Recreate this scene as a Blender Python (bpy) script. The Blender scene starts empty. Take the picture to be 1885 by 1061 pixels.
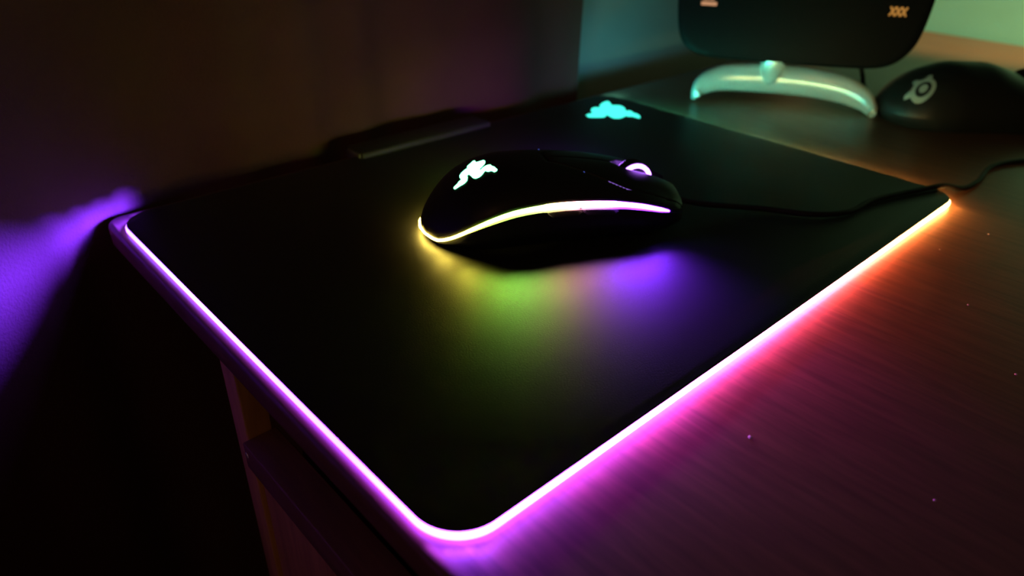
import bpy, bmesh, math, random
from mathutils import Vector, Matrix
random.seed(4)
sc = bpy.context.scene
S = 0.001                                   # every length below is in millimetres

def interp(x, xs, ys):
    if x <= xs[0]: return ys[0]
    for i in range(len(xs) - 1):
        if x <= xs[i + 1]:
            t = (x - xs[i]) / (xs[i + 1] - xs[i]); return ys[i] + (ys[i + 1] - ys[i]) * t
    return ys[-1]

# ------------------------------------------------------------ camera, world, lamp, exposure
cam_d = bpy.data.cameras.new('camera'); cam = bpy.data.objects.new('camera', cam_d)
sc.collection.objects.link(cam); sc.camera = cam
Rw = ((0.73469342, -0.67791749, 0.02556289), (-0.33046257, -0.39053875, -0.85922871), (0.59246947, 0.6228221, -0.51095261))
m = Matrix(((Rw[0][0], -Rw[1][0], -Rw[2][0]), (Rw[0][1], -Rw[1][1], -Rw[2][1]), (Rw[0][2], -Rw[1][2], -Rw[2][2]))).to_4x4()
m.translation = Vector((-71.672, -94.763, 151.159)) * S
cam.matrix_world = m
cam_d.sensor_width = 36.0
cam_d.lens = 1293.58 * 36.0 / 1885.0
cam_d.clip_start = 0.005; cam_d.clip_end = 50
cam_d.dof.use_dof = True; cam_d.dof.focus_distance = 0.27; cam_d.dof.aperture_fstop = 8.0

w = bpy.data.worlds.new('dim_room'); sc.world = w; w.use_nodes = True
w.node_tree.nodes['Background'].inputs[0].default_value = (1.0, 0.52, 0.26, 1)
w.node_tree.nodes['Background'].inputs[1].default_value = 0.017

sc.view_settings.view_transform = 'Standard'; sc.view_settings.look = 'None'
sc.view_settings.gamma = 1.0; sc.view_settings.exposure = 0.0
sc.view_settings.use_curve_mapping = False

def light(name, kind, loc, target, power, color, size=0.1):
    d = bpy.data.lights.new(name, kind); d.energy = power; d.color = color
    if kind == 'AREA': d.size = size
    if kind in ('POINT', 'SPOT'): d.shadow_soft_size = size
    o = bpy.data.objects.new(name, d); sc.collection.objects.link(o)
    o.location = Vector(loc) * S
    o.rotation_euler = (Vector(target) - Vector(loc)).to_track_quat('-Z', 'Y').to_euler()
    return o
# added spot, unseen on the right, brightens the far wall and desk end
far_fill = light('far_wall_fill', 'SPOT', (770, -330, 330), (888, 165, 15), 33, (1.0, 0.67, 0.24), 0.03)
far_fill.data.spot_size = math.radians(34); far_fill.data.spot_blend = 0.7
# the light guide of the mat throws a flat sheet of violet light sideways from its left edge and back-left corner
for x_, y_, ln, ang, pw in ((-1.1, 60, 110, 180, 0.09), (-1.1, 178, 120, 180, 0.30), (-0.5, 245, 8, 165, 0.017), (2.0, 250, 7, 143, 0.012), (5.5, 253.0, 6, 122, 0.010), (10.5, 255.4, 5, 102, 0.008)):
    a_ = math.radians(ang)
    side = light('light_strip_side_beam', 'AREA', (x_, y_, 1.9), (x_ + 100 * math.cos(a_), y_ + 100 * math.sin(a_), 1.9 - 8), pw * 1.05, (0.085, 0.022, 1.0))
    side.data.shape = 'RECTANGLE'; side.data.size = ln * S; side.data.size_y = 0.0016; side.data.spread = math.radians(62)
# and of teal light from its back-right corner
for x_, y_, ln, ang, pw in ((354.5, 246, 8, 12, 0.008), (353.0, 250.5, 8, 32, 0.008)):
    a_ = math.radians(ang)
    side = light('light_strip_side_beam', 'AREA', (x_, y_, 1.9), (x_ + 100 * math.cos(a_), y_ + 100 * math.sin(a_), 4), pw, (0.10, 0.80, 0.85))
    side.data.shape = 'RECTANGLE'; side.data.size = ln * S; side.data.size_y = 0.0016; side.data.spread = math.radians(60)
# and along the near edge, coloured like the strip
for k in range(11):
    x_ = 22 + 31 * k
    c_ = [interp(k, [0, 2, 4, 5.5, 7, 9, 10], v) for v in ((0.22, 0.50, 0.95, 1.0, 1.0, 1.0, 1.0), (0.05, 0.06, 0.10, 0.12, 0.2, 0.45, 0.6), (1.0, 1.0, 0.6, 0.25, 0.08, 0.10, 0.14))]
    side = light('light_strip_side_beam', 'AREA', (x_, -1.1, 2.0), (x_, -101, -30), (0.0055 if k < 3 else 0.004) if k < 8 else 0.0018, c_)
    side.data.shape = 'RECTANGLE'; side.data.size = 0.031; side.data.size_y = 0.0016; side.data.spread = math.radians(70)
for x_, y_, ang in ((1.2, 6.2, 202), (3.8, 3.0, 225), (8.2, 0.6, 250)):
    a_ = math.radians(ang)
    side = light('light_strip_side_beam', 'AREA', (x_, y_, 2.0), (x_ + 100 * math.cos(a_), y_ + 100 * math.sin(a_), -30), 0.0018, (0.20, 0.04, 1.0))
    side.data.shape = 'RECTANGLE'; side.data.size = 0.006; side.data.size_y = 0.0016; side.data.spread = math.radians(70)
# a weak warm lamp elsewhere in the room, behind and to the left of the viewer
light('room_lamp', 'POINT', (-750, -500, 700), (0, 0, 0), 1.35, (1.0, 0.5, 0.2), 0.08)

# ------------------------------------------------------------ materials
MAT = {}
def new_mat(name):
    mt = bpy.data.materials.new(name); mt.use_nodes = True; MAT[name] = mt
    return mt, mt.node_tree, mt.node_tree.nodes['Principled BSDF']
def plain(name, col, rough=0.5, spec=0.5, metal=0.0, coat=0.0, bump=None, var=0.0):
    mt, nt, b = new_mat(name)
    b.inputs['Base Color'].default_value = (*col, 1); b.inputs['Roughness'].default_value = rough
    b.inputs['Specular IOR Level'].default_value = spec; b.inputs['Metallic'].default_value = metal
    b.inputs['Coat Weight'].default_value = coat; b.inputs['Coat Roughness'].default_value = 0.15
    tc = nt.nodes.new('ShaderNodeTexCoord')
    if bump:
        n = nt.nodes.new('ShaderNodeTexNoise'); n.inputs['Scale'].default_value = bump[0]; n.inputs['Detail'].default_value = 3
        bp = nt.nodes.new('ShaderNodeBump'); bp.inputs['Strength'].default_value = bump[1]; bp.inputs['Distance'].default_value = bump[2]
        nt.links.new(tc.outputs['Object'], n.inputs['Vector']); nt.links.new(n.outputs['Fac'], bp.inputs['Height'])
        nt.links.new(bp.outputs['Normal'], b.inputs['Normal'])
    if var:
        n2 = nt.nodes.new('ShaderNodeTexNoise'); n2.inputs['Scale'].default_value = 25; n2.inputs['Detail'].default_value = 4
        r = nt.nodes.new('ShaderNodeValToRGB')
        r.color_ramp.elements[0].color = (*[c * (1 - var) for c in col], 1); r.color_ramp.elements[1].color = (*[min(1, c * (1 + var)) for c in col], 1)
        nt.links.new(tc.outputs['Object'], n2.inputs['Vector']); nt.links.new(n2.outputs['Fac'], r.inputs['Fac'])
        nt.links.new(r.outputs['Color'], b.inputs['Base Color'])
    return mt
def glow(name, strength, attr=True, col=(1, 1, 1)):
    mt, nt, b = new_mat(name); nt.nodes.remove(b)
    e = nt.nodes.new('ShaderNodeEmission'); e.inputs['Strength'].default_value = strength
    e.inputs['Color'].default_value = (*col, 1)
    if attr:
        a = nt.nodes.new('ShaderNodeAttribute'); a.attribute_name = 'led'
        nt.links.new(a.outputs['Color'], e.inputs['Color'])
    nt.links.new(e.outputs['Emission'], nt.nodes['Material Output'].inputs['Surface'])
    return mt
def wood(name, dark, light_, scale, rough, coat=0.0, axis=(14, 1.2, 14), bump=0.15):
    mt, nt, b = new_mat(name)
    tc = nt.nodes.new('ShaderNodeTexCoord'); mp = nt.nodes.new('ShaderNodeMapping')
    mp.inputs['Scale'].default_value = axis
    n = nt.nodes.new('ShaderNodeTexNoise'); n.inputs['Scale'].default_value = scale; n.inputs['Detail'].default_value = 8; n.inputs['Roughness'].default_value = 0.62
    n.inputs['Distortion'].default_value = 0.4
    r = nt.nodes.new('ShaderNodeValToRGB')
    r.color_ramp.elements[0].position = 0.33; r.color_ramp.elements[0].color = (*dark, 1)
    r.color_ramp.elements[1].position = 0.66; r.color_ramp.elements[1].color = (*light_, 1)
    n3 = nt.nodes.new('ShaderNodeTexNoise'); n3.inputs['Scale'].default_value = 18; n3.inputs['Detail'].default_value = 2
    rr = nt.nodes.new('ShaderNodeMapRange'); rr.inputs['To Min'].default_value = rough - 0.06; rr.inputs['To Max'].default_value = rough + 0.1
    bp = nt.nodes.new('ShaderNodeBump'); bp.inputs['Strength'].default_value = bump; bp.inputs['Distance'].default_value = 0.0006
    L = nt.links.new
    L(tc.outputs['Object'], mp.inputs['Vector']); L(mp.outputs['Vector'], n.inputs['Vector']); L(n.outputs['Fac'], r.inputs['Fac'])
    L(r.outputs['Color'], b.inputs['Base Color']); L(tc.outputs['Object'], n3.inputs['Vector']); L(n3.outputs['Fac'], rr.inputs['Value'])
    L(rr.outputs['Result'], b.inputs['Roughness']); L(n.outputs['Fac'], bp.inputs['Height']); L(bp.outputs['Normal'], b.inputs['Normal'])
    b.inputs['Coat Weight'].default_value = coat; b.inputs['Coat Roughness'].default_value = 0.3
    return mt
desk_wood = wood('varnished_brown_wood', (0.145, 0.066, 0.036), (0.235, 0.104, 0.056), 22, 0.36, 0.0)
leg_wood = wood('orange_brown_wood', (0.40, 0.20, 0.07), (0.66, 0.34, 0.12), 9, 0.5, axis=(14, 14, 1.2))
rail_wood = wood('dark_brown_wood', (0.16, 0.075, 0.035), (0.26, 0.12, 0.055), 9, 0.55)
mat_top = plain('black_textured_polymer', (0.016, 0.016, 0.016), 0.52, 0.6, bump=(1500, 0.35, 0.0003))
mat_side = plain('black_plastic', (0.008, 0.008, 0.009), 0.5, 0.4)
mouse_top = plain('black_soft_touch', (0.016, 0.016, 0.017), 0.46, 0.5, bump=(2500, 0.12, 0.0002))
mouse_low = plain('black_matte_plastic', (0.012, 0.012, 0.013), 0.5, 0.5)
rubber = plain('black_rubber', (0.02, 0.02, 0.022), 0.6, 0.4, bump=(600, 0.4, 0.0004))
gloss_black = plain('satin_black_plastic', (0.005, 0.005, 0.005), 0.5, 0.12)
old_mouse = plain('worn_black_plastic', (0.014, 0.015, 0.014), 0.45, 0.4, var=0.15)
emblem_grey = plain('pale_grey_print', (0.42, 0.46, 0.42), 0.5, 0.4)
silver = plain('glossy_silver_plastic', (0.82, 0.82, 0.76), 0.25, 0.5, metal=0.3, coat=0.6)
module_grey = plain('dark_grey_plastic', (0.03, 0.028, 0.024), 0.5, 0.4)
label_grey = plain('grey_label', (0.16, 0.14, 0.11), 0.6)
cable_mat = plain('braided_black_cable', (0.018, 0.017, 0.017), 0.6, 0.4, bump=(3500, 0.6, 0.0003))
curtain_mat = plain('brown_curtain_cloth', (0.155, 0.07, 0.055), 0.9, 0.1, bump=(700, 0.5, 0.0008), var=0.2)
wall_paint = plain('pale_teal_paint', (0.26, 0.80, 0.88), 0.8, 0.2, var=0.06, bump=(300, 0.2, 0.0008))
back_paint = plain('grey_wall_paint', (0.34, 0.34, 0.34), 0.8, 0.2, var=0.08, bump=(300, 0.2, 0.0008))
floor_mat = wood('floor_boards', (0.05, 0.03, 0.02), (0.09, 0.05, 0.03), 4, 0.5)
dust_mat = plain('pale_dust', (0.6, 0.55, 0.5), 0.8)
pad_glow = glow('pad_light_strip', 55)
mouse_glow = glow('mouse_light_strip', 80)
wheel_glow = glow('wheel_light_ring', 14, False, (0.42, 0.13, 1.0))
gap_glow = glow('joint_glint_glow', 0.75, False, (0.42, 0.2, 1.0))  # this glow and the next stand for glints on the mouse
spark_glow = glow('tiny_glint_glow', 0.5, False, (0.12, 0.2, 1.0))
teal_glow = glow('teal_emblem_light', 1.6, False, (0.06, 1.0, 0.78))
green_glow = glow('green_emblem_light', 16, False, (0.12, 1.0, 0.38))
amber_glow = glow('amber_sign', 0.42, False, (1.0, 0.45, 0.09))
peach_glow = glow('peach_sign', 0.55, False, (1.0, 0.5, 0.25))

# ------------------------------------------------------------ helpers
def link(o, parent=None, mat=None):
    sc.collection.objects.link(o)
    if parent is not None: o.parent = parent
    if mat is not None and o.type == 'MESH': o.data.materials.append(mat)
    return o
def mesh(name, V, F, mat, parent=None, smooth=True, led=None, angle=40):
    me = bpy.data.meshes.new(name)
    me.from_pydata([Vector(v) * S for v in V], [], F)
    bm = bmesh.new(); bm.from_mesh(me)
    bmesh.ops.recalc_face_normals(bm, faces=bm.faces); bm.to_mesh(me); bm.free()
    if led:
        a = me.color_attributes.new('led', 'FLOAT_COLOR', 'POINT')
        for i, c in enumerate(led): a.data[i].color = (*c, 1)
    if smooth:
        me.polygons.foreach_set('use_smooth', [True] * len(me.polygons))
        me.set_sharp_from_angle(angle=math.radians(angle))
    return link(bpy.data.objects.new(name, me), parent, mat)
def tag(o, label=None, cat=None, group=None, kind=None):
    for k, v in (('label', label), ('category', cat), ('group', group), ('kind', kind)):
        if v: o[k] = v
    return o
def empty(name, loc, rz=0):
    o = bpy.data.objects.new(name, None); sc.collection.objects.link(o)
    o.location = Vector(loc) * S; o.rotation_euler = (0, 0, math.radians(rz)); o.empty_display_size = 0.01
    return o
def loft(loops, closed=True, cap=True):
    """list of equal-length loops -> verts, faces"""
    n = len(loops[0]); V = [p for L in loops for p in L]; F = []
    for k in range(len(loops) - 1):
        for i in range(n if closed else n - 1):
            j = (i + 1) % n
            F.append((k * n + i, k * n + j, (k + 1) * n + j, (k + 1) * n + i))
    if cap:
        F.append(tuple(range(n))); F.append(tuple(range((len(loops) - 1) * n, len(loops) * n)))
    return V, F
def cinterp(x, xs, ys):
    """smooth (monotone-ish cubic) interpolation"""
    n = len(xs)
    if x <= xs[0]: return ys[0]
    if x >= xs[-1]: return ys[-1]
    for i in range(n - 1):
        if x <= xs[i + 1]: break
    h = xs[i + 1] - xs[i]; t = (x - xs[i]) / h
    def sl(k):
        if k == 0: return (ys[1] - ys[0]) / (xs[1] - xs[0])
        if k == n - 1: return (ys[-1] - ys[-2]) / (xs[-1] - xs[-2])
        a = (ys[k] - ys[k - 1]) / (xs[k] - xs[k - 1]); b = (ys[k + 1] - ys[k]) / (xs[k + 1] - xs[k])
        return 0 if a * b <= 0 else 2 * a * b / (a + b)
    m0, m1 = sl(i), sl(i + 1)
    return ys[i] * (2 * t**3 - 3 * t * t + 1) + h * m0 * (t**3 - 2 * t * t + t) + ys[i + 1] * (3 * t * t - 2 * t**3) + h * m1 * (t**3 - t * t)
def rrect(x0, y0, x1, y1, r, off=0.0, n=14):
    """rounded rectangle outline from the left end of the back side, counter-clockwise from (x0,y1)"""
    pts = []
    for cx, cy, a0 in ((x0 + r, y1 - r, 90), (x0 + r, y0 + r, 180), (x1 - r, y0 + r, 270), (x1 - r, y1 - r, 0)):
        for k in range(n + 1):
            a = math.radians(a0 + 90 * k / n)
            pts.append((cx + (r + off) * math.cos(a), cy + (r + off) * math.sin(a)))
    return pts
def box(name, x0, y0, z0, x1, y1, z1, mat, parent=None, bev=0.0, seg=3):
    bm = bmesh.new(); bmesh.ops.create_cube(bm, size=1)
    for v in bm.verts: v.co = Vector((x0 + (v.co.x + .5) * (x1 - x0), y0 + (v.co.y + .5) * (y1 - y0), z0 + (v.co.z + .5) * (z1 - z0))) * S
    if bev: bmesh.ops.bevel(bm, geom=bm.edges[:], offset=bev * S, segments=seg, affect='EDGES', profile=0.5)
    me = bpy.data.meshes.new(name); bm.to_mesh(me); bm.free()
    if bev:
        me.polygons.foreach_set('use_smooth', [True] * len(me.polygons)); me.set_sharp_from_angle(angle=math.radians(35))
    return link(bpy.data.objects.new(name, me), parent, mat)
def catmull(P, sub=8):
    out = []
    for i in range(len(P) - 1):
        p0, p1, p2, p3 = (Vector(P[max(i - 1, 0)]), Vector(P[i]), Vector(P[i + 1]), Vector(P[min(i + 2, len(P) - 1)]))
        for k in range(sub):
            t = k / sub
            out.append(0.5 * ((2 * p1) + (p2 - p0) * t + (2 * p0 - 5 * p1 + 4 * p2 - p3) * t * t + (3 * p1 - p0 - 3 * p2 + p3) * t**3))
    out.append(Vector(P[-1])); return out
def tube(name, P, R, mat, parent=None, n=12, sub=8, flat=None):
    """tube along a smooth path; R = radius or list; flat = (side, up) scale"""
    C = catmull(P, sub); loops = []
    for i, c in enumerate(C):
        t = (C[min(i + 1, len(C) - 1)] - C[max(i - 1, 0)]).normalized()
        s = t.cross(Vector((0, 0, 1)))
        if s.length < 1e-3: s = Vector((1, 0, 0))
        s.normalize(); u = s.cross(t)
        r = R if not isinstance(R, (list, tuple)) else interp(i / (len(C) - 1), [k / (len(R) - 1) for k in range(len(R))], R)
        a, b = (r, r) if flat is None else (r * flat[0], r * flat[1])
        loops.append([c + s * (a * math.cos(2 * math.pi * k / n)) + u * (b * math.sin(2 * math.pi * k / n)) for k in range(n)])
    V, F = loft(loops); return mesh(name, V, F, mat, parent, angle=60)
def flat_poly(name, pts, zf, th, mat, parent):
    """outline polygon with thickness th sitting on height function zf, finely divided so it follows the surface"""
    bm = bmesh.new()
    vs = [bm.verts.new((x, y, 0)) for x, y in pts]
    es = [bm.edges.new((vs[i], vs[(i + 1) % len(vs)])) for i in range(len(vs))]
    bmesh.ops.triangle_fill(bm, use_beauty=True, use_dissolve=False, edges=es)
    for _ in range(2): bmesh.ops.subdivide_edges(bm, edges=bm.edges[:], cuts=1, use_grid_fill=True)
    bmesh.ops.triangulate(bm, faces=bm.faces[:])
    r = bmesh.ops.extrude_face_region(bm, geom=bm.faces[:])
    top = {v for v in r['geom'] if isinstance(v, bmesh.types.BMVert)}
    for v in bm.verts:
        v.co.z = zf(v.co.x, v.co.y) + (th if v in top else -0.3)
        v.co *= S
    bmesh.ops.recalc_face_normals(bm, faces=bm.faces)
    me = bpy.data.meshes.new(name); bm.to_mesh(me); bm.free()
    return link(bpy.data.objects.new(name, me), parent, mat)
def ramp(t, stops):
    xs = [s[0] for s in stops]
    return tuple(interp(t, xs, [s[1][k] for s in stops]) for k in range(3))

# ------------------------------------------------------------ room shell
def wall_panel(name, *a): return tag(box(name, *a), kind='structure')
wall_panel('floor', -1500, -2000, -760, 950, 420, -740, floor_mat)
wall_panel('wall_back', -1500, 345, -740, 950, 365, 1700, back_paint)
wall_panel('wall_right', 890, -2000, -740, 910, 345, 1700, wall_paint)

# ------------------------------------------------------------ desk
desk = tag(empty('desk', (440, -90, -740)), 'long varnished brown wooden desk with lower side rail, carrying the glowing mouse mat', 'desk')
def off(o, dx=440, dy=-90, dz=-740):
    o.location = Vector((-dx, -dy, -dz)) * S; return o
# tabletop with rounded corners and eased edges
X0, Y0, X1, Y1 = -4.5, -470, 884, 267
loops = []
for z, o_ in ((-13, -2.0), (-12, -0.6), (-10.5, 0), (-2.6, 0), (-1.2, -0.4), (-0.4, -1.2), (0, -2.6)):
    loops.append([(x, y, z) for x, y in rrect(X0, Y0, X1, Y1, 9, o_)])
V, F = loft(loops); off(mesh('tabletop', V, F, desk_wood, desk, angle=30))
off(box('leg', -3.5, 126, -740, 7, 139, -12.7, leg_wood, desk, 0.8))
off(box('leg', -3.5, -460, -740, 10, -440, -12.7, leg_wood, desk, 0.8))
off(box('leg', 850, -460, -740, 875, -435, -12.7, leg_wood, desk, 0.8))
off(box('leg', 850, 235, -740, 875, 260, -12.7, leg_wood, desk, 0.8))
off(box('side_rail', -6, -438, -58, 8.5, 125.6, -45, rail_wood, desk, 0.7))
off(box('side_panel', -1.5, -438, -600, 4, 125.6, -58.4, leg_wood, desk, 0.3))
off(box('apron', 17, -432, -200, 24, 125, -12.9, rail_wood, desk, 0.5))
scr = off(mesh('screw', *loft([[( -6.3, 123 + 1.2 * math.cos(a), -50 + 1.2 * math.sin(a)) for a in [k * math.pi / 6 for k in range(12)]],
      [(-5.8, 123 + 1.4 * math.cos(a), -50 + 1.4 * math.sin(a)) for a in [k * math.pi / 6 for k in range(12)]]]), silver, desk))

# ------------------------------------------------------------ curtain (hangs behind and to the left of the desk)
curt_path = [(-420, 20), (-250, 95), (-150, 155), (-90, 200), (-45, 238), (-15, 264), (20, 277), (70, 288), (150, 295), (240, 299), (330, 300), (372, 300)]
cp = catmull([(x, y, 0) for x, y in curt_path], 40)
rows = []
zs = [-735, -600, -400, -250, -150, -100, -70, -50, -35, -20, -10, 0, 10, 20, 35, 50, 80, 120, 180, 260, 400, 700, 1150]
L = []; s = 0
for i, p in enumerate(cp):
    if i: s += (p - cp[i - 1]).length
    L.append(s)
for layer in (0, 1):
    for z in zs:
        row = []
        for i, p in enumerate(cp):
            t = (cp[min(i + 1, len(cp) - 1)] - cp[max(i - 1, 0)]).normalized(); n_ = Vector((t.y, -t.x, 0))
            s = L[i]; a = interp(p.x, [-150, -60, 20, 100], [9, 3.5, 3.5, 6.5])
            d = a * math.sin(s / 23.0 + 0.8 * math.sin(s / 71.0)) + 0.45 * a * math.sin(s / 9.5 + z * 0.002 + 2 * math.sin(s / 50)) + 1.2 * math.sin(z / 45 + s / 30)
            row.append(p + n_ * (d * 0.8 - layer * 1.6) + Vector((0, 0, z)))
        rows.append(row)
n = len(cp); nz = len(zs); V = [p for r in rows for p in r]; F = []
for lay in (0, 1):
    for k in range(nz - 1):
        for i in range(n - 1):
            b = lay * nz * n
            F.append((b + k * n + i, b + k * n + i + 1, b + (k + 1) * n + i + 1, b + (k + 1) * n + i))
for k in range(nz - 1):
    for i in (0, n - 1):
        F.append((k * n + i, (k + 1) * n + i, (nz + k + 1) * n + i, (nz + k) * n + i))
for i in range(n - 1):
    for k in (0, nz - 1):
        F.append((k * n + i, k * n + i + 1, (nz + k) * n + i + 1, (nz + k) * n + i))
tag(mesh('curtain', V, F, curtain_mat), 'brown cloth curtain hanging in soft folds behind the desk, lit violet at left', 'curtain')

# ------------------------------------------------------------ lit mouse mat
mat_root = tag(empty('mouse_mat', (0, 0, 0)), 'flat black mouse mat with a glowing rainbow edge strip lying on the desk', 'mouse mat')
MR = 15
def ring(z, o_): return [(x, y, z) for x, y in rrect(0, 0, 355, 255, MR, o_)]
V, F = loft([ring(0.02, -5), ring(0.02, -1.5), ring(0.5, -1.2), ring(1.2, -1.2), ring(3.0, -1.2)]); mesh('base', V, F, mat_side, mat_root)
V, F = loft([ring(3.05, -0.6), ring(3.1, 0.1), ring(3.45, 0.3), ring(3.8, 0.1), ring(4.0, -0.4)]); mesh('surface', V, F, mat_top, mat_root)
# light strip round three sides: open path that starts on the back-left corner and ends on the back-right one
base_pts = rrect(0, 0, 355, 255, MR, 0)
def dens(P, step=4.0):
    out = []
    for i in range(len(P) - 1):
        a, b = Vector(P[i]), Vector(P[i + 1]); d = (b - a).length; k = max(1, int(d / step))
        for j in range(k): out.append(a + (b - a) * (j / k))
    out.append(Vector(P[-1])); return out
path = dens(base_pts)
normals = []
for i, p in enumerate(path):
    t = (path[min(i + 1, len(path) - 1)] - path[max(i - 1, 0)]).normalized(); normals.append(Vector((t.y, -t.x)))
prof = [(-1.0, 0.7), (0.0, 0.6), (0.6, 0.7), (0.95, 1.2), (0.95, 2.3), (0.6, 2.9), (-0.1, 3.04), (-1.0, 3.04)]
cum = [0.0]
for i in range(1, len(path)): cum.append(cum[-1] + (path[i] - path[i - 1]).length)
stops = [(0.0, (0.16, 0.05, 1.0)), (0.10, (0.20, 0.06, 1.0)), (0.20, (0.24, 0.045, 1.0)), (0.29, (0.26, 0.04, 1.0)), (0.36, (0.36, 0.05, 1.0)),
         (0.42, (0.80, 0.09, 0.85)), (0.48, (1.0, 0.12, 0.50)), (0.54, (1.0, 0.14, 0.20)), (0.58, (1.0, 0.17, 0.12)), (0.63, (1.0, 0.26, 0.08)), (0.69, (1.0, 0.42, 0.11)),
         (0.73, (1.0, 0.60, 0.14)), (0.77, (0.9, 0.80, 0.28)), (0.82, (0.40, 1.0, 0.5)), (0.88, (0.15, 1.0, 0.65)), (0.94, (0.05, 0.95, 0.75)), (1.0, (0.04, 0.8, 0.9))]
loops = []; led = []
for i, p in enumerate(path):
    c = ramp(cum[i] / cum[-1], stops)
    gain = interp(cum[i] / cum[-1], [0, 0.25, 0.33, 0.45, 0.6, 0.7, 0.8, 0.93, 1.0], [0.3, 0.35, 0.8, 1.15, 0.95, 0.8, 1.2, 1.2, 0.5])
    loops.append([(p.x + normals[i].x * a, p.y + normals[i].y * a, z) for a, z in prof])
    led += [tuple(v * gain for v in c)] * len(prof)
V, F = loft(loops); mesh('light_strip', V, F, pad_glow, mat_root, led=led)
pad_logo = [(300.3, 225.8), (303.2, 227.1), (307.2, 226.4), (308.3, 226.2), (310.2, 229.6), (313.7, 233.1), (317.1, 234.9), (320.3, 235.0), (322.4, 232.1), (326.1, 235.7), (332.7, 239.1), (338.1, 240.2), (340.0, 239.5), (338.3, 236.1), (333.8, 231.0), (336.7, 228.8), (338.7, 225.9), (337.0, 221.4), (333.0, 217.0), (330.6, 215.0), (333.4, 214.7), (334.3, 212.8), (331.9, 209.1), (331.8, 204.9), (329.7, 201.1), (326.4, 198.3), (324.8, 198.3), (324.9, 201.2), (324.6, 203.9), (322.3, 205.6), (322.4, 207.9), (317.8, 206.7), (314.0, 206.8), (311.0, 209.1), (311.5, 212.8), (313.1, 216.4), (313.3, 218.1), (309.9, 215.9), (306.9, 215.2), (302.3, 218.3), (298.6, 221.7)]
flat_poly('emblem', pad_logo, lambda x, y: 4.0, 0.06, teal_glow, mat_root)['label'] = 'teal glowing snake emblem'
# cable module on the back edge
mod = box('cable_module', 132, 249, 0.4, 232, 268, 7.2, module_grey, mat_root, 1.6)
box('port_cover', 131.2, 251, 1.2, 133, 265, 6.4, label_grey, mod, 0.3)

# ------------------------------------------------------------ computer mice
TH = -27.0
mouse = tag(empty('computer_mouse', (100, 148.5, 4.0), TH), 'black symmetrical computer mouse with a rainbow light band, standing on the lit mat', 'computer mouse')
HX = [0, 2, 5, 10, 18, 28, 42, 60, 80, 100, 115, 125]; HZ = [5.6, 10, 15, 21, 27.5, 31.5, 34, 33.5, 31, 26.5, 21.5, 16.5]
SX = [0, 4, 9, 14, 19, 30, 40, 50, 67, 84, 97, 107, 116, 125]; SZ = [3.6, 3.7, 6.2, 9.6, 12.9, 18, 20.1, 20.8, 20.2, 18.8, 17, 14.4, 11.8, 9.5]   # middle of the light band
TX = [0, 3, 12, 25, 45, 50, 52, 84, 88, 100, 108, 112]; TT = [0.6, 1.0, 1.4, 1.8, 2.1, 2.3, 2.9, 2.9, 2.3, 2.1, 1.7, 0.7]
WX = [0, 1, 3, 6, 12, 20, 30, 45, 65, 85, 100, 115, 122, 124, 125]; WY = [0, 7, 12, 17, 22.5, 26.5, 28.5, 28.3, 27, 27, 28, 27, 23, 18, 10]
def mH(x): return cinterp(x, HX, HZ)
def mC(x): return cinterp(x, SX, SZ)
def mT(x): return interp(x, TX, TT)
def mW(x): return interp(x, WX, WY) if x < 3 else cinterp(x, WX, WY)
def mE(x): return mC(x) + mT(x) / 2
def mS(x, y):
    W_ = max(mW(x), 0.01); u = min(abs(y) / W_, 1.0); e = mE(x)
    return e + (mH(x) - e) * (1 - u ** 2.2) ** 0.6
VX = [58, 72, 85, 95, 110, 126]; VY = [4.5, 13, 20, 23.5, 24.2, 22.5]      # outer edge of the two main buttons
def vy(x): return cinterp(x, VX, VY)
def channel(x): return 0.35 if x < 92 else interp(x, [92, 98, 118, 126], [0.35, 6.2, 6.2, 4.5])
def shell_z(x, y):
    z = mS(x, y)
    if x > 59 and abs(y) < vy(x): z -= 1.1
    if x > 92 and abs(y) < channel(x): z -= 2.6 * min(1, (x - 92) / 5)
    return z
xs = [0.0, 0.15, 0.5, 1, 1.7, 2.6, 3.8, 5.2] + [7 + 1.5 * k for k in range(76)] + [121.5, 122.5, 123.3, 124, 124.5, 125]
xs = sorted(set(x for x in xs if x <= 125))
loops = []
for x in xs:
    W_ = mW(x); row = []
    for j in range(97):
        a = -math.pi / 2 + math.pi * j / 96; y = W_ * math.sin(a); row.append((x, y, shell_z(x, y)))
    loops.append(row)
V, F = loft(loops, closed=False, cap=False); mesh('shell', V, F, mouse_top, mouse, angle=50)
# closed outline used for the lower body, band and base
fx = [0.0, 0.15, 0.5, 1, 1.7, 2.6, 3.8, 5.2] + [7 + 2.5 * k for k in range(46)] + [121.5, 123, 124, 125]
fx = sorted(set(fx))
outline = [(x, -mW(x)) for x in fx[::-1]] + [(x, mW(x)) for x in fx[1:]]
def flare(x): return interp(x, [0, 9, 30, 98, 112, 125], [-0.5, 0.2, 4.2, 4.2, 1.6, -0.5])
def oloop(scale, zf, out=0.0):
    L_ = []
    for i, (x, y) in enumerate(outline):
        a = Vector(outline[(i + 1) % len(outline)]) - Vector(outline[i - 1]); nrm = Vector((-a.y, a.x)).normalized() * -1 if a.length else Vector((0, 0))
        if nrm.dot(Vector((x - 62, y))) < 0: nrm = -nrm
        d_ = out(x) if callable(out) else out
        L_.append((62 + (x - 62) * scale + nrm.x * d_, y * scale + nrm.y * d_, zf(x)))
    return L_
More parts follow.
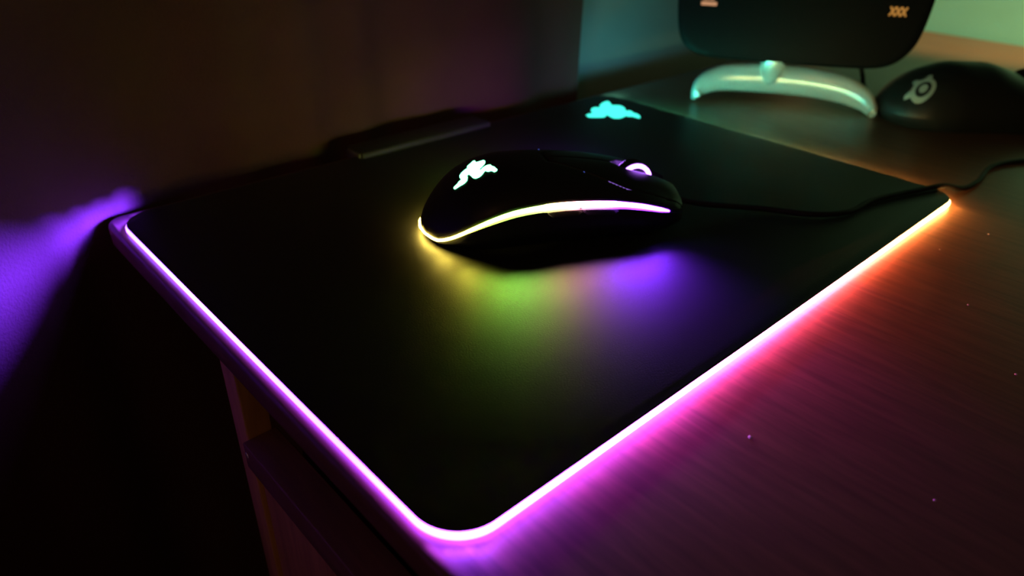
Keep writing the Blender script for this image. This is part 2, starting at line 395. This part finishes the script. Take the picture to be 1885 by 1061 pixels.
lo = [oloop(1.0, lambda x: mE(x) + 0.02, -0.7), oloop(1.0, lambda x: mC(x) - mT(x) / 2, -0.7), oloop(1.0, lambda x: mC(x) - mT(x) / 2 - 0.15, lambda x: -0.1 + 0.5 * flare(x)),
      oloop(1.0, lambda x: 0.9 + (mC(x) - mT(x) / 2 - 0.9) * 0.62, flare), oloop(1.0, lambda x: 0.9 + (mC(x) - mT(x) / 2 - 0.9) * 0.4, lambda x: -1.5 + 0.9 * flare(x)),
      oloop(0.97, lambda x: 0.9 + (mC(x) - mT(x) / 2 - 0.9) * 0.12, lambda x: -3.2 + 0.8 * flare(x)), oloop(0.95, lambda x: 0.7, -5.0)]
V, F = loft(lo, cap=False); F.append(tuple(range(6 * len(outline), 7 * len(outline)))); mesh('lower_body', V, F, mouse_low, mouse, angle=55)
for x_, y_ in ((20, 0), (98, 0)):
    lp = [[(x_ + 8 * math.cos(k * math.pi / 12), y_ + 13 * math.sin(k * math.pi / 12), z) for k in range(24)] for z in (0.02, 0.8)]
    V, F = loft(lp); mesh('glide_foot', V, F, gloss_black, mouse)
# light band: open path from the front left, round the tail, to the front right
gx = [x for x in fx if x <= 107] + [109.5, 112]
band = [(x, mW(x)) for x in gx[::-1]] + [(x, -mW(x)) for x in gx[1:]]
mstops = [(0, (0.9, 0.62, 0.10)), (14, (0.80, 0.62, 0.06)), (24, (0.42, 0.75, 0.06)), (36, (0.28, 0.8, 0.08)), (48, (0.36, 0.62, 0.10)), (58, (0.66, 0.34, 0.14)), (68, (0.6, 0.2, 0.3)),
          (78, (0.42, 0.12, 0.6)), (86, (0.24, 0.035, 1.0)), (112, (0.17, 0.02, 1.0))]
loops = []; led = []
for i, (x, y) in enumerate(band):
    a = Vector(band[min(i + 1, len(band) - 1)]) - Vector(band[max(i - 1, 0)]); nrm = Vector((a.y, -a.x)).normalized()
    if nrm.dot(Vector((x - 62, y))) < 0: nrm = -nrm
    h = mT(x) / 2; c = mC(x)
    # front tip is cut on a slant
    loops.append([(x + nrm.x * o_, y + nrm.y * o_, c + z * h) for o_, z in ((-0.9, -1), (0.0, -1), (0.45, -0.7), (0.7, 0), (0.5, 0.7), (0.0, 0.97), (-0.9, 0.97))])
    led += [ramp(x, mstops)] * 7
V, F = loft(loops); mesh('light_band', V, F, mouse_glow, mouse, led=led)
a_ = math.radians(TH); wv = lambda x, y, z: (100 + x * math.cos(a_) - y * math.sin(a_), 148.5 + x * math.sin(a_) + y * math.cos(a_), 4 + z)
for k in range(12):                          # the band shines outwards and down past the lower body
    lx = 7 + 9 * k
    for sgn in (-1, 1):
        y_ = sgn * (mW(lx) + 2.2)
        pw = interp(lx, [7, 20, 34, 50, 66, 78, 92, 106], [0.0022, 0.0035, 0.0075, 0.0065, 0.005, 0.0075, 0.022, 0.017]) * (1 if sgn < 0 else 0.5)
        o = light('light_band_beam', 'AREA', wv(lx, y_, mC(lx)), wv(lx, y_ + sgn * 50, mC(lx) - 19), pw * (0.15 if k == 0 else 0.5), ramp(lx, mstops))
        o.data.shape = 'RECTANGLE'; o.data.size = 0.0095; o.data.size_y = 0.0015; o.data.spread = math.radians(70)
# two side buttons under the band on each side
def side_button(xa, xb, sgn):
    lp = []
    for k in range(9):
        x = xa + (xb - xa) * k / 8; y = mW(x)
        zt = mC(x) - mT(x) / 2 + 0.05; zb = zt - 2.3 * min(1, (k + 0.35) / 1.2, (8 - k + 0.35) / 1.2)
        lp.append([(x, sgn * (y - 1.5), zt), (x, sgn * (y + 1.0), zt), (x, sgn * (y + 2.4), zt - 0.5), (x, sgn * (y + 3.6), zb), (x, sgn * (y - 2.0), zb)])
    V, F = loft(lp); mesh('side_button', V, F, mouse_low, mouse, angle=40)
for sgn in (-1, 1):
    side_button(51.5, 67.6, sgn); side_button(68.2, 85, sgn)
    # thin divider over the band between the two side buttons
    x = 67.9; y = mW(x); zt = mC(x) - mT(x) / 2
    lp = [[(x - 0.2, sgn * (y + 0.1), zt - 0.2), (x + 0.15, sgn * (y + 0.1), zt - 0.2), (x - 0.2, sgn * (y + 0.1), zt + 0.9), (x - 0.5, sgn * (y + 0.1), zt + 0.9)],
          [(x - 0.2, sgn * (y + 1.0), zt - 0.2), (x + 0.15, sgn * (y + 1.0), zt - 0.2), (x - 0.2, sgn * (y + 1.0), zt + 0.9), (x - 0.5, sgn * (y + 1.0), zt + 0.9)]]
    V, F = loft(lp); mesh('divider', V, F, mouse_low, mouse)
# main buttons: thick plates following the shell surface
for sgn in (-1, 1):
    lp = []
    N = 46
    for k in range(N + 1):
        x = 60 + (124.2 - 60) * k / N
        ya = channel(x); yb = min(vy(x) - 0.3, mW(x) - 0.8)
        ys = [ya + (yb - ya) * (0.5 - 0.5 * math.cos(math.pi * j / 12)) for j in range(13)]
        dip = lambda y: 0.35 * max(0, 1 - min(abs(y - ya), abs(yb - y)) / 0.5) ** 2
        lp.append([(x, sgn * ya, mS(x, ya) - 1.6)] + [(x, sgn * y, mS(x, y) - dip(y) + 0.05 - 0.6 * (1 - min(1, k / 2.0)) ** 2) for y in ys] + [(x, sgn * yb, mS(x, yb) - 1.4)])
    V, F = loft(lp); mesh('main_button', V, F, mouse_top, mouse, angle=55)
# scroll wheel with lit rings
wx, wz = 105.0, 19.0
def disc_ring(r0, r1, y0, y1, n=48):
    lp = []
    for k in range(n + 1):
        a = 2 * math.pi * k / n; c, s_ = math.cos(a), math.sin(a)
        lp.append([(wx + r0 * c, y0, wz + r0 * s_), (wx + r1 * c, y0, wz + r1 * s_), (wx + r1 * c, y1, wz + r1 * s_), (wx + r0 * c, y1, wz + r0 * s_)])
    return loft(lp, cap=False)
wh = mesh('scroll_wheel', *disc_ring(2.0, 8.9, -2.8, 2.8), rubber, mouse, angle=30)
for y0 in (-3.7, 2.85):
    mesh('light_ring', *disc_ring(6.5, 8.4, y0, y0 + 0.85), wheel_glow, wh, angle=30)
# emblem on the back of the mouse
m_logo = [(14.5, -7.1), (14.8, -8.2), (15.9, -8.6), (17.0, -8.7), (18.2, -9.0), (19.4, -8.8), (20.5, -7.9), (21.1, -5.9), (21.0, -4.3), (21.9, -4.1), (22.3, -4.1), (22.5, -5.6), (22.8, -6.4), (22.9, -7.5), (23.4, -9.0), (24.2, -9.7), (25.5, -9.8), (26.8, -9.1), (28.0, -7.7), (29.2, -6.4), (29.6, -7.5), (30.3, -8.2), (31.4, -8.0), (31.9, -8.8), (32.4, -9.9), (33.4, -9.6), (34.0, -8.9), (33.7, -7.5), (33.4, -5.9), (32.6, -4.7), (32.4, -3.0), (31.4, -2.4), (30.0, -2.7), (28.9, -3.3), (27.9, -4.4), (27.3, -4.9), (27.0, -3.7), (28.2, -2.4), (29.8, -0.6), (30.8, 0.9), (31.3, 3.1), (30.8, 4.4), (29.3, 4.5), (27.4, 4.7), (27.6, 7.7), (27.0, 8.0), (25.4, 6.1), (23.4, 4.3), (22.9, 2.6), (23.1, 1.6), (21.7, 1.7), (19.9, 0.5), (18.6, -1.1), (18.3, -2.5), (18.5, -4.8), (18.2, -5.4), (17.3, -5.6), (16.3, -6.5), (14.9, -6.6)]
flat_poly('emblem', m_logo, mS, 0.12, green_glow, mouse)['label'] = 'bright green glowing snake emblem'
# glints by the button joints, put in as glowing beads and a sliver
def bead(name, x, y, z, r, mat, par):
    bm = bmesh.new(); bmesh.ops.create_uvsphere(bm, u_segments=10, v_segments=6, radius=r * S)
    for v in bm.verts: v.co += Vector((x, y, z)) * S
    me = bpy.data.meshes.new(name); bm.to_mesh(me); bm.free(); return link(bpy.data.objects.new(name, me), par, mat)
for x_, y_ in ((60.5, -5.5), (60.5, 5.5)): pass
bead('joint_glint', 73.5, -vy(73.5), mS(73.5, 15) - 0.25, 0.42, spark_glow, mouse)
bead('joint_glint', 61.0, 15, mS(61, 15) - 0.05, 0.36, spark_glow, mouse)
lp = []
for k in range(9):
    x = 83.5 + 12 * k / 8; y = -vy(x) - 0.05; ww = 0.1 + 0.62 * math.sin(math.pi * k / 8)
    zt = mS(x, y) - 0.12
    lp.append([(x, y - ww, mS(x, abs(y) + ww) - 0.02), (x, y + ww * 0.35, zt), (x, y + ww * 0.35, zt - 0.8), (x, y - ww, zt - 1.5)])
V, F = loft(lp); mesh('joint_glint', V, F, gap_glow, mouse)['label'] = 'violet glint along the button joint, put in as glow'
# cable: leaves the nose, wanders over the mat and off its right corner (points relative to the mouse)
th = math.radians(TH); ex = Vector((math.cos(th), math.sin(th), 0)); ey = Vector((-ex.y, ex.x, 0)); O = Vector((100, 148.5, 4))
def to_local(p): q = Vector(p) - O; return Vector((q.dot(ex), q.dot(ey), q.z))
cpts = [(211, 91.0, 12), (218, 87, 9.5), (228, 79, 7), (248, 59, 5.8), (262, 38, 5.8), (280, 27, 5.8), (302, 26, 5.8), (325, 20, 5.8), (345, 13.5, 5.8), (356, 9.5, 5.8), (362, 7.0, 4.8), (370, 3.8, 2.4), (379, 1.6, 1.62), (396, 1.2, 1.6), (421, 4, 1.6), (440, 1, 1.6), (458, -7, 1.6), (500, -30, 1.6), (560, -80, 1.6), (640, -140, 1.6)]
tube('cable', [to_local(p) for p in cpts], 1.5, cable_mat, mouse, n=10, sub=8)
tube('cable_collar', [to_local(p) for p in ((207, 93.5, 12.6), (211, 91.0, 12.0), (215, 88.8, 10.8))], [2.8, 2.5, 1.9], rubber, mouse, n=12, sub=6)

# second, plain mouse further back
m2 = tag(empty('computer_mouse', (477, 97, 0), -44), 'unlit black mouse with a pale ring emblem on bare wood beside the display', 'computer mouse')
AX = [0, 1, 3, 7, 13, 24, 40, 63, 88, 108, 120, 125, 127]; AY = [0, 8, 14, 21, 27, 32.5, 34.5, 32.5, 31.5, 33, 30, 24, 14]
BX = [0, 2, 6, 14, 28, 48, 66, 90, 110, 122, 127]; BZ = [9, 15, 21, 29, 37, 42, 42, 36, 27, 20, 14]
def aW(x): return interp(x, AX, AY) if x < 3 else cinterp(x, AX, AY)
def aH(x): return cinterp(x, BX, BZ)
def aE(x): return interp(x, [0, 20, 60, 100, 127], [8, 10, 12, 10, 9])
def aS(x, y):
    W_ = max(aW(x), 0.01); u = min(abs(y) / W_, 1.0); e = aE(x)
    return e + (aH(x) - e) * (1 - u ** 2.3) ** 0.62
x2 = sorted(set([0, 0.2, 0.6, 1.2, 2, 3, 4.5] + [6 + 3 * k for k in range(39)] + [122, 124, 125.5, 127]))
lp = [[(x, aW(x) * math.sin(-math.pi / 2 + math.pi * j / 48), aS(x, aW(x) * math.sin(-math.pi / 2 + math.pi * j / 48)) - (0.9 if (x > 62 and j == 24) else 0)) for j in range(49)] for x in x2]
V, F = loft(lp, closed=False, cap=False); mesh('shell', V, F, old_mouse, m2, angle=55)
ol = [(x, -aW(x)) for x in x2[::-1]] + [(x, aW(x)) for x in x2[1:]]
lp = []
for sc_, zf in ((1.0, lambda x: aE(x)), (0.995, lambda x: aE(x) * 0.7), (0.96, lambda x: aE(x) * 0.35), (0.93, lambda x: 1.2), (0.90, lambda x: 0.05)):
    lp.append([(63 + (x - 63) * sc_, y * sc_, zf(x)) for x, y in ol])
V, F = loft(lp, cap=False); F.append(tuple(range(4 * len(ol), 5 * len(ol)))); mesh('lower_body', V, F, old_mouse, m2, angle=60)
lp = []
for k in range(33):
    a = 2 * math.pi * k / 32
    lp.append([(98 + r_ * math.cos(a), y_, 29.5 + r_ * math.sin(a)) for r_, y_ in ((3, -3.2), (9, -3.2), (9.5, 0), (9, 3.2), (3, 3.2))])
V, F = loft(lp, cap=False); mesh('scroll_wheel', V, F, rubber, m2)
# ring emblem with three points and a central dot, on the flank of the back
cx, cy = 18.5, -18.5
em = []
def emb_poly(pts): return [(cx + a, cy + b) for a, b in pts]
def ringpoly(r0, r1, a0, a1, n=26):
    P = [(r1 * math.cos(math.radians(a0 + (a1 - a0) * k / n)), r1 * math.sin(math.radians(a0 + (a1 - a0) * k / n))) for k in range(n + 1)]
    Q = [(r0 * math.cos(math.radians(a0 + (a1 - a0) * k / n)), r0 * math.sin(math.radians(a0 + (a1 - a0) * k / n))) for k in range(n, -1, -1)]
    return P + Q
e_root = flat_poly('emblem', emb_poly(ringpoly(4.7, 7.2, 100, 459)), aS, 0.1, emblem_grey, m2)
e_root['label'] = 'pale grey ring emblem'
flat_poly('emblem_dot', emb_poly([(2.5 * math.cos(k * math.pi / 8), 2.5 * math.sin(k * math.pi / 8)) for k in range(16)]), aS, 0.1, emblem_grey, e_root)
for a0 in (50, 105, 165):
    ca = math.radians(a0); u_ = Vector((math.cos(ca), math.sin(ca))); v_ = Vector((-u_.y, u_.x))
    pts = [u_ * 6.8 - v_ * 2.2, u_ * 10.4 - v_ * 1.0, u_ * 10.4 + v_ * 1.0, u_ * 6.8 + v_ * 2.2]
    flat_poly('emblem_point', emb_poly([tuple(p) for p in pts]), aS, 0.1, emblem_grey, e_root)
tube('cable', [(124, 0, 8), (134, 2, 5), (150, 8, 2), (180, 20, 1.9), (230, 25, 1.9), (300, 5, 1.9)], 1.7, cable_mat, m2)

# ------------------------------------------------------------ small display on an arched foot
# local frame: x along the panel, y away from the viewer, z up
disp = tag(empty('display', (439, 154, 0), math.degrees(math.atan2(-100, 68))), 'black round-cornered display with amber signs standing on an arched silver foot', 'display')
out = [(-87, 150), (-87.5, 110), (-85.5, 72), (-82.5, 52), (-78, 42), (-70, 35.5), (-58, 32.5), (-40, 31.5), (0, 31), (40, 31.6), (60, 32.6), (72, 36), (80, 43), (85.5, 54), (88, 75), (88.5, 110), (87.5, 150), (82, 160), (60, 164), (0, 165), (-60, 164), (-82, 160)]
oc = catmull([(a, 0, b) for a, b in out + [out[0]]], 5)[:-1]
def ploop(y, s_): return [(c.x * s_, y, 98 + (c.z - 98) * s_) for c in oc]
YF = 8.0
V, F = loft([ploop(YF + 1.2, 0.985), ploop(YF, 0.965), ploop(YF + 0.001, 0.93)], cap=False); 
V, F = loft([ploop(YF + 0.3, 0.93), ploop(YF, 0.965), ploop(YF + 1.0, 0.99), ploop(YF + 3, 1.0), ploop(YF + 12, 1.0), ploop(YF + 16, 0.97), ploop(YF + 18, 0.9)])
mesh('housing', V, F, gloss_black, disp, angle=35)
def bar(name, a0, z0, a1, z1, wd, mat, par, y=YF):
    d = Vector((a1 - a0, z1 - z0)); n_ = Vector((-d.y, d.x)).normalized() * wd / 2
    q = [(a0 + n_.x, z0 + n_.y), (a1 + n_.x, z1 + n_.y), (a1 - n_.x, z1 - n_.y), (a0 - n_.x, z0 - n_.y)]
    return [[(a, y - 0.05, z) for a, z in q], [(a, y + 0.4, z) for a, z in q]]
def sign(name, bars, mat):
    V_, F_ = [], []
    for b_ in bars:
        v, f = loft(bar('', *b_, None, None)); k = len(V_); V_ += v; F_ += [tuple(i + k for i in q) for q in f]
    return mesh(name, V_, F_, mat, disp, smooth=False)
# amber mark on the right: a short row of crossed strokes on a dim plate
rb = []
for c_ in (62.3, 66.0, 69.7):
    rb += [(c_ - 1.8, 70.0, c_ + 1.8, 76.0, 1.2), (c_ - 1.8, 76.0, c_ + 1.8, 70.0, 1.2)]
sign('lit_sign', rb, amber_glow)['label'] = 'amber row of crossed strokes'
lb = [(-68.6, 70.6, -57.4, 70.6, 2.4)] + [(c_, 72.6, c_, 77.5, 1.1) for c_ in (-66.5, -64.6, -62.4, -60.3)] + [(-67.2, 75, -59.8, 75, 0.9)]
sign('lit_sign', lb, peach_glow)['label'] = 'peach coloured block sign'
# arched foot
arc = [(-61.5, -1.5, 3.9), (-62.5, 1, 7.5), (-58, 7, 12.5), (-45, 15, 16.5), (-24, 20, 17.5), (0, 22, 17.5), (24, 20, 17.0), (45, 15, 15.0), (59, 7, 10.5), (64.5, -2, 6), (64.5, -6, 3.9)]
tube('foot', arc, [3.8, 5.4, 8.0, 10.2, 11.0, 11.2, 11.0, 10.2, 8.0, 5.4, 3.8], silver, disp, n=24, sub=8, flat=(0.65, 1.0))
lp = []
for z_, r_ in ((33, 9.5), (28, 9.0), (23, 7.6), (19, 5.6), (16, 3.4), (14.6, 1.0)):
    lp.append([(-9 + r_ * math.cos(2 * math.pi * k / 24), 14 + 0.75 * r_ * math.sin(2 * math.pi * k / 24), z_) for k in range(24)])
V, F = loft(lp); mesh('neck', V, F, silver, disp, angle=50)
tube('cable', [(52, 20, 36), (60, 30, 22), (66, 40, 6), (74, 60, 1.8), (80, 110, 1.8)], 1.7, cable_mat, disp)

# ------------------------------------------------------------ dust specks on the bare wood
spots = [(98.3, -26.3, 0.65, 'pale round crumb on the bare wood below the magenta light, nearest the mat corner'),
         (322.3, -26.7, 0.6, 'pale crumb on the wood, farthest speck to the right of the orange lit corner'),
         (284.8, -16.8, 0.4, 'tiny speck on the wood just right of the yellow end of the strip'),
         (239.6, -43.9, 0.45, 'tiny speck on the wood midway down the right side, beside the red glow'),
         (200.7, -72.4, 0.5, 'small speck on the dark wood at the right edge of the photo'),
         (115.2, -75.3, 0.4, 'tiny reddish speck on the dark wood towards the bottom right')]
for x_, y_, r_, lab in spots:
    bm = bmesh.new(); bmesh.ops.create_icosphere(bm, subdivisions=2, radius=r_ * S)
    for v in bm.verts:
        v.co *= 1 + 0.25 * random.uniform(-1, 1); v.co.z = max(v.co.z * 0.6, -0.2 * r_ * S)
    zmin = min(v.co.z for v in bm.verts)
    for v in bm.verts: v.co.z -= zmin
    me = bpy.data.meshes.new('dust_speck'); bm.to_mesh(me); bm.free()
    o = link(bpy.data.objects.new('dust_speck', me), None, dust_mat); o.location = (x_ * S, y_ * S, 0)
    tag(o, lab, 'dust', 'dust specks on the bare wood')
